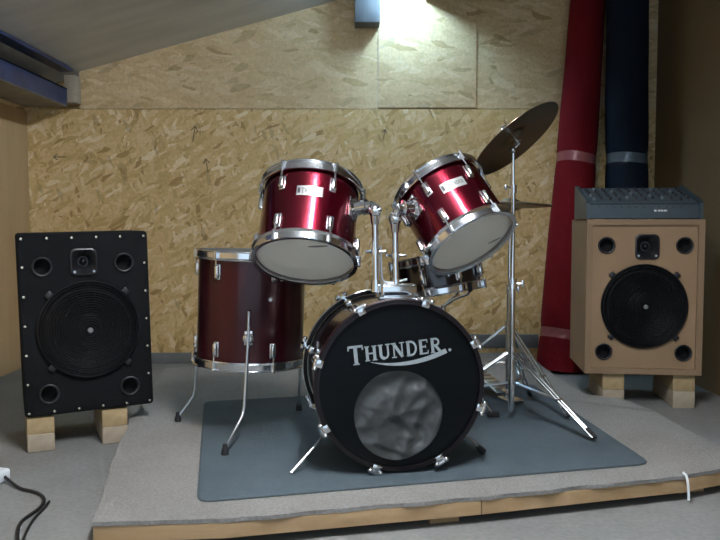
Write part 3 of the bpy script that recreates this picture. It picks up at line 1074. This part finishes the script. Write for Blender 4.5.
mb.cyl((0, 0, ptop.z), (-.03, -.01, ptop.z + .004), .0045, seg=8)
mb.ball((-.032, -.011, ptop.z + .004), .008, s=(1, .5, 1.6))
mb.build('rod_clamp', M['chrome'], cs)
mb = MB()
mb.ball(V((neck.x, 0, neck.z)), .014, 14)
mb.tube([V((neck.x, 0, neck.z)), cl - cn * .022, cl + cn * .065], .0048)
mb.lathe([(0, 0), (.016, 0), (.016, .008), (0, .008)], z=cn, o=cl - cn * .012)
mb.build('tilter', M['chrome'], cs)
mb = MB()
mb.lathe([(.006, .0), (.016, .0), (.016, .014), (.006, .014)], z=cn, o=cl + cn * .041, closed=True, seg=16)
mb.build('felt_washer', M['felt'], cs)
mb = MB()
mb.cyl(cl + cn * .056, cl + cn * .066, .010)
mb.box(cl + cn * .072, (.036, .006, .014), frame(cn), bev=.003)
mb.build('wing_nut', M['chrome'], cs)
cym = MB().lathe(cymbal_profile(.205), seg=72, closed=True).build('crash_cymbal', M['bronze'], angle=50)
cym.matrix_world = Matrix.Translation(cc) @ frame(cn).to_4x4()
tag(cym, 'large bronze cymbal tilted steeply on the tall stand, dark underside showing', 'cymbal')

# hi-hat stand (behind)
hb = W(508, 390, 3.36)
hb.z = MT
hh = W(511, 204, 3.36).z - MT
f2 = G(568, 420, MT)
hs = tripod_stand('hi_hat_stand', 'chrome hi-hat stand with footboard just behind the tall cymbal stand', hb, .33, .17, math.atan2(f2.y - hb.y, f2.x - hb.x), math.hypot(f2.y - hb.y, f2.x - hb.x), hh - .03)
MB().cyl((0, 0, hh - .04), (0, 0, hh + .13), .0032, seg=8).build('pull_rod', M['chrome'], hs)
MB().lathe([(.004, hh - .050), (.022, hh - .050), (.022, hh - .040), (.004, hh - .040)], closed=True, seg=16).build('seat_cup', M['chrome'], hs)
mb = MB()
mb.cyl((0, 0, hh + .040), (0, 0, hh + .075), .009)
mb.cyl((0, 0, hh + .06), (.022, 0, hh + .06), .004, seg=8)
mb.build('clutch', M['chrome'], hs)
# pedal lies between the legs, towards the drummer
pa = R_(112)
pd = V((math.cos(pa), math.sin(pa), 0))
frp = frame((0, 0, 1), pd)
mb = MB()
mb.box(V((0, 0, .008)) - pd * .02, (.10, .075, .014), frp, bev=.004)
mb.box(V((0, 0, .03)), (.04, .05, .04), frp, bev=.006)
mb.build('pedal_base', M['chrome'], hs)
fb_ = frame((pd * -.25 + V((0, 0, 1))).normalized(), pd)
mb = MB()
mb.box(pd * .15 + V((0, 0, .058)), (.24, .075, .010), fb_, bev=.004)
for i in range(6):
    mb.box(pd * (.06 + .034 * i) + V((0, 0, .0645 + (i - 2.6) * .034 * .25)), (.006, .060, .004), fb_)
mb.build('footboard', M['chrome_dull'], hs)
for nm, zoff, flip, lab in (('hi_hat_cymbal', 0, 1, 'upper hi-hat cymbal seen nearly edge-on behind the right rack tom'), ('hi_hat_cymbal', -.006, -1, 'lower hi-hat cymbal, its bell facing down, resting on the hi-hat stand')):
    c = MB().lathe(cymbal_profile(.182, bell=.045, bh=.014, bow=.012), seg=64, closed=True).build(nm, M['bronze'], angle=50)
    c.matrix_world = Matrix.Translation(hb + V((0, 0, hh + zoff))) @ (Matrix.Rotation(R_(2), 4, 'Y') @ (Matrix.Identity(4) if flip > 0 else Matrix.Rotation(PI, 4, 'X')))
    tag(c, lab, 'cymbal', 'hi-hat cymbals')

# ================================================================== SPEAKERS
def cut(o, mbc):
    c = mbc.build('cutter', M['hole'])
    c.parent = o.parent
    md = o.modifiers.new('b', 'BOOLEAN')
    md.operation = 'DIFFERENCE'
    md.solver = 'EXACT'
    md.object = c
    bpy.context.view_layer.update()
    dg = bpy.context.evaluated_depsgraph_get()
    me = bpy.data.meshes.new_from_object(o.evaluated_get(dg), depsgraph=dg)
    o.modifiers.clear()
    me.name = o.name
    o.data = me
    me.materials.clear()
    me.materials.append(o_mat(o))
    for p in me.polygons:
        p.material_index = 0
        p.use_smooth = True
    me.set_sharp_from_angle(angle=R_(30))
    bpy.data.objects.remove(c)
MATS = {}
def o_mat(o):
    return MATS[o.name]
def recesses(y, ports, pr, hx_, hz_, hw, hh_, wx, wz, wr):
    mb = MB()
    for x, z in ports:
        mb.cyl((x, y - .05, z), (x, y + .055, z), pr * 1.0, seg=28)
    mb.box((hx_, y + .01, hz_), (hw * .84, .09, hh_ * .84))
    mb.cyl((wx, y - .05, wz), (wx, y + .07, wz), wr * .93, seg=48)
    return mb
def horn(t, x, z, y, w, h):
    mb = MB()
    fr = frame((0, -1, 0), (1, 0, 0))
    def rr(w, h, r, n=5):
        o = []
        for cx, cy, a0 in ((w / 2 - r, h / 2 - r, 0), (-w / 2 + r, h / 2 - r, 90), (-w / 2 + r, -h / 2 + r, 180), (w / 2 - r, -h / 2 + r, 270)):
            for i in range(n + 1):
                a = R_(a0 + 90 * i / n)
                o.append((cx + r * math.cos(a), cy + r * math.sin(a)))
        return o
    loops = [(rr(w, h, w * .22), 0.0), (rr(w, h, w * .22), .008), (rr(w * .9, h * .9, w * .22), .010), (rr(w * .82, h * .82, w * .3), .004), (rr(w * .55, h * .55, w * .26), -.020), (rr(w * .40, h * .40, w * .19), -.040)]
    vs = []
    for pl, d in loops:
        vs.append([mb.bm.verts.new(V((x, y, z)) + fr @ V((p[0], p[1], d))) for p in pl])
    for a, b in zip(vs[:-1], vs[1:]):
        for i in range(len(a)):
            j = (i + 1) % len(a)
            mb.bm.faces.new((a[i], a[j], b[j], b[i]))
    mb.bm.faces.new(vs[-1])
    hn = mb.build('horn', M['plastic'], t)
    MB().lathe([(0, .0), (w * .15, .0), (w * .13, .010), (w * .06, .018), (0, .020)], z=(0, -1, 0), o=(x, y + .035, z), seg=20).build('horn_plug', M['grille'], hn)
    for dx in (-1, 1):
        MB().cyl((x + dx * w * .36, y - .006, z - h * .36), (x + dx * w * .36, y - .012, z - h * .36), .005, seg=8).build('screw', M['chrome_dull'], hn)
def port(t, x, z, y, r):
    p = MB().lathe([(r + .006, .0), (r + .006, .005), (r + .003, .007), (r, .006), (r * .97, -.05), (r * .93, -.05), (r * .93, .0)], z=(0, -1, 0), o=(x, y, z), seg=28, closed=True).build('port', M['plastic'], t)
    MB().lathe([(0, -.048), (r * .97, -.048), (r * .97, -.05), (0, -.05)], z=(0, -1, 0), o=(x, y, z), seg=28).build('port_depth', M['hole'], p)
def woofer(t, x, z, y, r, mark=True):
    MB().lathe([(r * .80, 0), (r, 0), (r, .008), (r * .97, .012), (r * .93, .012), (r * .90, .004), (r * .30, -.055), (r * .20, -.044), (0, -.040)], z=(0, -1, 0), o=(x, y, z), seg=48).build('woofer_cone', M['cone'], t)
    # domed wire grille : rings and radial wires
    mb = MB()
    def dome(q):
        return .012 + .030 * (1 - (q / r) ** 4)
    nr = 20
    for i in range(1, nr + 1):
        q = r * .985 * i / nr
        h = dome(q)
        wd = .0026 if i < nr else .006
        mb.lathe([(q - wd, h), (q, h + wd), (q + wd, h), (q, h - wd)], z=(0, -1, 0), o=(x, y, z), seg=48, closed=True)
    fr = frame((0, -1, 0), (1, 0, 0))
    for k in range(40):
        a = 2 * PI * k / 40
        pts = [V((x, y, z)) + fr @ V((q * math.cos(a), q * math.sin(a), dome(q) - .003)) for q in [r * s for s in (.07, .3, .55, .75, .9, .97)]]
        mb.tube(pts, .0018, seg=4)
    g = mb.build('woofer_grille', M['grille'], t)
    MB().lathe([(0, .0), (.011, .0), (.009, .003), (0, .004)], z=(0, -1, 0), o=(x, y - dome(0) - .002, z), seg=18).build('grille_emblem', M['base_grey'], g)
    for a in (45, 135, 225, 315):
        c = V((x + math.cos(R_(a)) * r * 1.05, y - .006, z + math.sin(R_(a)) * r * 1.05))
        MB().box(c, (.028, .012, .028), Matrix.Rotation(R_(-a), 3, 'Y'), bev=.004).build('grille_clamp', M['plastic'], g)
# left, black
SL_, SR_ = G(20, 457, 0), None
lyaw = R_(25)
WL, HL, DL = .480, .702, .40
lc0 = W(25, 419, 2.85)                 # front bottom left corner
lz = .140
ldx = V((math.cos(lyaw), math.sin(lyaw), 0))
ldy = V((-math.sin(lyaw), math.cos(lyaw), 0))
lb = V((lc0.x, lc0.y, lz)) + ldx * WL / 2
LT = yaw(lyaw) @ Matrix.Rotation(R_(-1.2), 3, 'Y')
spL = thing('speaker_cabinet', 'black felt covered loudspeaker with brass studs standing on timber offcuts at left', 'speaker', lb, LT)
cabL = MB().box((0, DL / 2, HL / 2), (WL, DL, HL), bev=.012).build('cabinet', M['spk_felt'], spL)
MATS[cabL.name] = M['spk_felt']
cut(cabL, recesses(0, [(-.155, .575), (.145, .580), (-.150, .085), (.150, .085)], .032, -.005, .588, .098, .104, .005, .325, .188))
woofer(spL, .005, .325, -.001, .188)
horn(spL, -.005, .588, -.001, .098, .104)
port(spL, -.155, .575, -.001, .032); port(spL, .145, .580, -.001, .032)
port(spL, -.150, .085, -.001, .032); port(spL, .150, .085, -.001, .032)
e = .016
st = []
for i in range(6):
    st.append((-WL / 2 + e + (WL - 2 * e) * i / 5, HL - e - .004))
for i in range(1, 6):
    st.append((-WL / 2 + e, HL - e - (HL - 2 * e) * i / 6))
    st.append((WL / 2 - e, HL - e - (HL - 2 * e) * i / 6))
for i in range(6):
    st.append((-WL / 2 + e + (WL - 2 * e) * i / 5, e))
for x, z in st:
    MB().lathe([(0, .005), (.005, .0036), (.0065, 0), (0, 0)], z=(0, -1, 0), o=(x, 0.0005, z), seg=10).build('stud', M['stud'], spL)
# timber offcuts, two high, left and right
def block(label, c, s, a, m, grp):
    o = MB().box((0, 0, 0), s, bev=.003).build('timber_offcut', m)
    o.location = c
    o.rotation_euler = (0, 0, a)
    tag(o, label, 'wood block', grp)
for side, px0, px1 in (('left', 25, 53), ('right', 103, 127)):
    u = -.185 if side == 'left' else .137
    if side == 'right':
        u = .088
    w = .097
    c = V((lb.x, lb.y, 0)) + ldx * u + ldy * .17
    h2 = lz / 2 - .002
    extra = .0 if side == 'right' else -.006
    block(f'pale timber offcut on the concrete, {"nearer" if side == "left" else "farther"} lower support of the black loudspeaker', V((c.x, c.y, h2 / 2 + .0005)), (w, .34, h2 - .001), lyaw, M['pine_pale'], 'timber offcuts under the black loudspeaker')
    block(f'yellow timber offcut directly under the black loudspeaker, on the {"nearer" if side == "left" else "farther"} side', V((c.x, c.y, h2 * 1.5 + extra / 2)), (w, .33, h2 - .001 + extra), lyaw, M['pine_y'], 'timber offcuts under the black loudspeaker')

# right, raw fibreboard
ryaw = R_(-6.5)
WR, HR, DR = .535, .735, .44
rz = .162
rc = W(642.5, 378, 3.57)
rb = V((rc.x, rc.y, rz))
spR = thing('speaker_cabinet', 'raw tan fibreboard loudspeaker with a mixer on top, at right', 'speaker', rb, yaw(ryaw))
# shell as four boards, front baffle set back
t_ = .028
ch = .055
mb = MB()
outer = [(-WR / 2, 0), (WR / 2, 0), (WR / 2, HR), (-WR / 2, HR)]
innr = [(-WR / 2 + t_, t_), (WR / 2 - t_, t_), (WR / 2 - t_, HR - t_), (-WR / 2 + t_, HR - t_)]
bmv = mb.bm
o0 = [bmv.verts.new((x, 0, z)) for x, z in outer]
i0 = [bmv.verts.new((x, 0, z)) for x, z in innr]
o1 = [bmv.verts.new((x, DR, z)) for x, z in outer]
i1 = [bmv.verts.new((x, .025, z)) for x, z in innr]
for k in range(4):
    j = (k + 1) % 4
    bmv.faces.new((o0[k], o0[j], i0[j], i0[k]))
    bmv.faces.new((o0[j], o0[k], o1[k], o1[j]))
    bmv.faces.new((i0[k], i0[j], i1[j], i1[k]))
bmv.faces.new(o1)
bmv.faces.new(i1)
cabR = mb.build('cabinet', M['mdf_edge'], spR)
bafR = MB().box((0, .0215, HR / 2), (WR - 2 * t_ - .001, .02, HR - 2 * t_ - .001)).build('baffle', M['mdf'], spR)
yb = .0115
for o_, m_ in ((cabR, M['mdf_edge']), (bafR, M['mdf'])):
    MATS[o_.name] = m_
    cut(o_, recesses(yb, [(-.175, .612), (.180, .612), (-.180, .105), (.185, .105)], .034, .010, .606, .110, .118, 0, .325, .197))
woofer(spR, .000, .325, yb - .001, .197)
horn(spR, .010, .606, yb - .001, .110, .118)
port(spR, -.175, .612, yb - .001, .034); port(spR, .180, .612, yb - .001, .034)
port(spR, -.180, .105, yb - .001, .034); port(spR, .185, .105, yb - .001, .034)
rdx = V((math.cos(ryaw), math.sin(ryaw), 0)); rdy = V((-math.sin(ryaw), math.cos(ryaw), 0))
h2 = rz / 2
for u, wpos in ((-.128, 'left'), (.197, 'right')):
    c = V((rb.x, rb.y, 0)) + rdx * u + rdy * .20
    block(f'pale timber offcut on the floor, lower one under the {wpos} side of the tan loudspeaker', V((c.x, c.y, h2 / 2)), (.10, .36, h2 - .001), ryaw, M['pine_pale'], 'timber offcuts under the tan loudspeaker')
    block(f'brown timber offcut, upper one under the {wpos} side of the tan loudspeaker', V((c.x, c.y, h2 * 1.5 - .0002)), (.10, .35, h2 - .001), ryaw, M['pine_y'], 'timber offcuts under the tan loudspeaker')

# mixer
mxw, mxd = .530, .33
mx = thing('mixing_console', 'teal grey audio mixing console lying on top of the tan loudspeaker', 'mixer', rb + V((0, 0, HR + .004)) + rdx * -.008 + rdy * .0, yaw(ryaw))
prof = [(0, 0), (mxd, 0), (mxd, .155), (.012, .072), (0, .064)]
frm = frame((1, 0, 0), (0, 1, 0))
mb = MB()
mb.prism(prof, mxw - .036, frm, (-(mxw - .036) / 2, .004, 0))
mb.build('body', M['mixer'], mx)
for s in (-1, 1):
    pr = [(0, -.003), (mxd + .004, -.003), (mxd + .004, .168), (mxd - .02, .168), (.012, .084), (-.004, .070)]
    MB().prism(pr, .017, frm, (s * (mxw / 2 - .0085) - .0085, .004, 0)).build('end_cheek', M['mixer'], mx)
sl = math.atan2(.155 - .072, mxd - .012)
frk = Matrix.Rotation(sl, 3, 'X')
MB().box(V((0, .004 + (mxd + .012) / 2, (.155 + .072) / 2 + .0015)), (mxw - .044, .325, .002), frk).build('control_panel', M['mixer_panel'], mx)
def on_panel(x, s, h):
    return V((x, .016, .072)) + frk @ V((0, s, h + .0025))
for i in range(12):
    x = -mxw / 2 + .045 + (mxw - .09) * i / 11
    for j in range(4):
        mb = MB()
        mb.lathe([(0, 0), (.0075, 0), (.0065, .011), (.005, .012), (0, .012)], z=frk @ V((0, 0, 1)), o=on_panel(x, .135 + .048 * j, 0), seg=10)
        mb.build('knob', M['knob_light'] if (i * 5 + j * 3) % 7 == 0 else M['ink'], mx)
    mb = MB()
    mb.box(on_panel(x, .045 + .045 * ((i * 37) % 10) / 10, .008), (.011, .020, .014), frk, bev=.003)
    mb.build('fader', M['ink'] if i % 4 else M['knob_light'], mx)
for i in range(12):
    x = -mxw / 2 + .06 + (mxw - .16) * i / 11
    MB().cyl((x, .004, .052), (x, .0005, .052), .0045, seg=10).build('front_jack', M['ink'], mx)
mb = MB()
for i, (x, w) in enumerate(((.052, .012), (.068, .009), (.081, .012), (.097, .014))):
    mb.box((x, .0030, .036), (w, .003, .010), bev=.001)
mb.build('maker_plate', M['badge'], mx, label='small pale name plate')

# ================================================================== CLOTH ROLLS
def roll(name, label, base, topc, r0, r1, mat, film, bands, seed):
    axis = topc - base
    L = axis.length
    fr = frame(axis)
    t = thing(name, label, 'fabric roll', base, fr)
    mb = MB()
    n, nz = 40, 44
    rows = []
    def rr(a, h):
        p = V((math.cos(a) * 1.6, math.sin(a) * 1.6, h * 2.2 + seed))
        base_r = r0 + (r1 - r0) * h / L
        pin = 1
        for b in bands:
            pin -= .06 * math.exp(-((h - b) / .05) ** 2)
        return base_r * pin * (1 + .03 * noise.noise(p) + .012 * noise.noise(p * 3))
    for k in range(nz + 1):
        h = L * k / nz
        rows.append([mb.bm.verts.new((rr(2 * PI * i / n, h) * math.cos(2 * PI * i / n), rr(2 * PI * i / n, h) * math.sin(2 * PI * i / n), h)) for i in range(n)])
    for a, b in zip(rows[:-1], rows[1:]):
        for i in range(n):
            j = (i + 1) % n
            mb.bm.faces.new((a[i], a[j], b[j], b[i]))
    for row, h, s in ((rows[0], 0, 1), (rows[-1], L, -1)):
        ins = [mb.bm.verts.new((v.co.x * .35, v.co.y * .35, h + s * .006)) for v in row]
        ins2 = [mb.bm.verts.new((v.co.x * .33, v.co.y * .33, h + s * .06)) for v in row]
        for i in range(n):
            j = (i + 1) % n
            mb.bm.faces.new((row[i], row[j], ins[j], ins[i]))
            mb.bm.faces.new((ins[i], ins[j], ins2[j], ins2[i]))
        mb.bm.faces.new(ins2)
    # loose outer edge of the cloth running down the roll
    mb.build('rolled_cloth', mat, t, angle=50)
    for b in bands:
        mb = MB()
        rows = []
        for k in range(5):
            h = b - .028 + .056 * k / 4
            rows.append([mb.bm.verts.new(((rr(2 * PI * i / n, h) + .002) * math.cos(2 * PI * i / n), (rr(2 * PI * i / n, h) + .002) * math.sin(2 * PI * i / n), h + .006 * math.sin(2 * PI * i / n * 2))) for i in range(n)])
        for a, c in zip(rows[:-1], rows[1:]):
            for i in range(n):
                j = (i + 1) % n
                mb.bm.faces.new((a[i], a[j], c[j], c[i]))
        mb.build('tape_band', film, t, angle=60)
    return t
rb0 = V((W(560, 366, 4.50).x, 4.50, .01)); rt0 = V((W(588, 0, 4.63).x, 4.63, W(588, 0, 4.63).z))
ax = (rt0 - rb0).normalized()
hb_ = lambda py: (W(560, py, 4.5).z - .01) / ax.z
roll('fabric_roll', 'tall roll of red cloth leaning in the corner beside the tan loudspeaker', rb0, rb0 + ax * 2.50, .140, .097, M['red_cloth'], M['red_film'], [hb_(158), hb_(333)], 1.0)
bb0 = V((W(629, 200, 4.48).x, 4.48, .005)); bt0 = V((W(627, 0, 4.50).x, 4.50, 2.3))
ax2 = (bt0 - bb0).normalized()
roll('fabric_roll', 'tall roll of dark navy cloth standing behind the mixer in the right corner', bb0, bb0 + ax2 * 2.52, .124, .118, M['navy_cloth'], M['navy_film'], [(W(629, 160, 4.5).z) / ax2.z, .6], 9.0)

# ================================================================== EXTENSION LEAD
sp0 = G(2, 482, 0)
ps = thing('power_strip', 'white plastic power strip poking in at the left edge of the floor', 'power strip', (sp0.x - .10, sp0.y + .03, 0), yaw(R_(-18)))
MB().box((0, 0, .022), (.24, .058, .042), bev=.010, seg=3).build('casing', M['white_plastic'], ps)
for i in range(3):
    MB().lathe([(0, 0), (.019, 0), (.019, .002), (.016, .002), (.015, -.008), (0, -.008)], z=(0, 0, 1), o=(-.07 + .055 * i, 0, .0435), seg=20).build('socket', M['white_plastic'], ps)
ends = yaw(R_(-18)) @ V((.12, 0, .02)) + V((sp0.x - .10, sp0.y + .03, 0))
g = lambda px, py: G(px, py, .006)
PSI = (Matrix.Translation((sp0.x - .10, sp0.y + .03, 0)) @ yaw(R_(-18)).to_4x4()).inverted()
def cord(pts, r):
    MB().tube([PSI @ V(p) for p in pts], r, seg=8, smooth=2).build('power_cord', M['cord'], ps)
cord([ends - V((.002, -.001, 0)), ends + V((.035, -.03, -.008)), g(20, 489), g(32, 491), g(42, 495), g(45, 501), g(40, 508), g(30, 515), g(20, 522), g(17, 532), g(18, 545), g(20, 560)], .0055)
g2 = lambda px, py: G(px, py, .0052)
cord([g2(45.5, 501.5) + V((.011, 0, 0)), g2(41, 508) + V((.011, 0, 0)), g2(36, 516), g2(29, 526), g2(24, 537), g2(20, 552)], .0045)

# ================================================================== LIGHT, COLOUR
w = bpy.data.worlds.new('world')
scene.world = w
w.use_nodes = True
w.node_tree.nodes['Background'].inputs[0].default_value = (.42, .52, .62, 1)
w.node_tree.nodes['Background'].inputs[1].default_value = .9
vs = scene.view_settings
vs.view_transform = 'Standard'
vs.look = 'None'
vs.exposure = 1.1
vs.gamma = 1.0
vs.use_curve_mapping = False
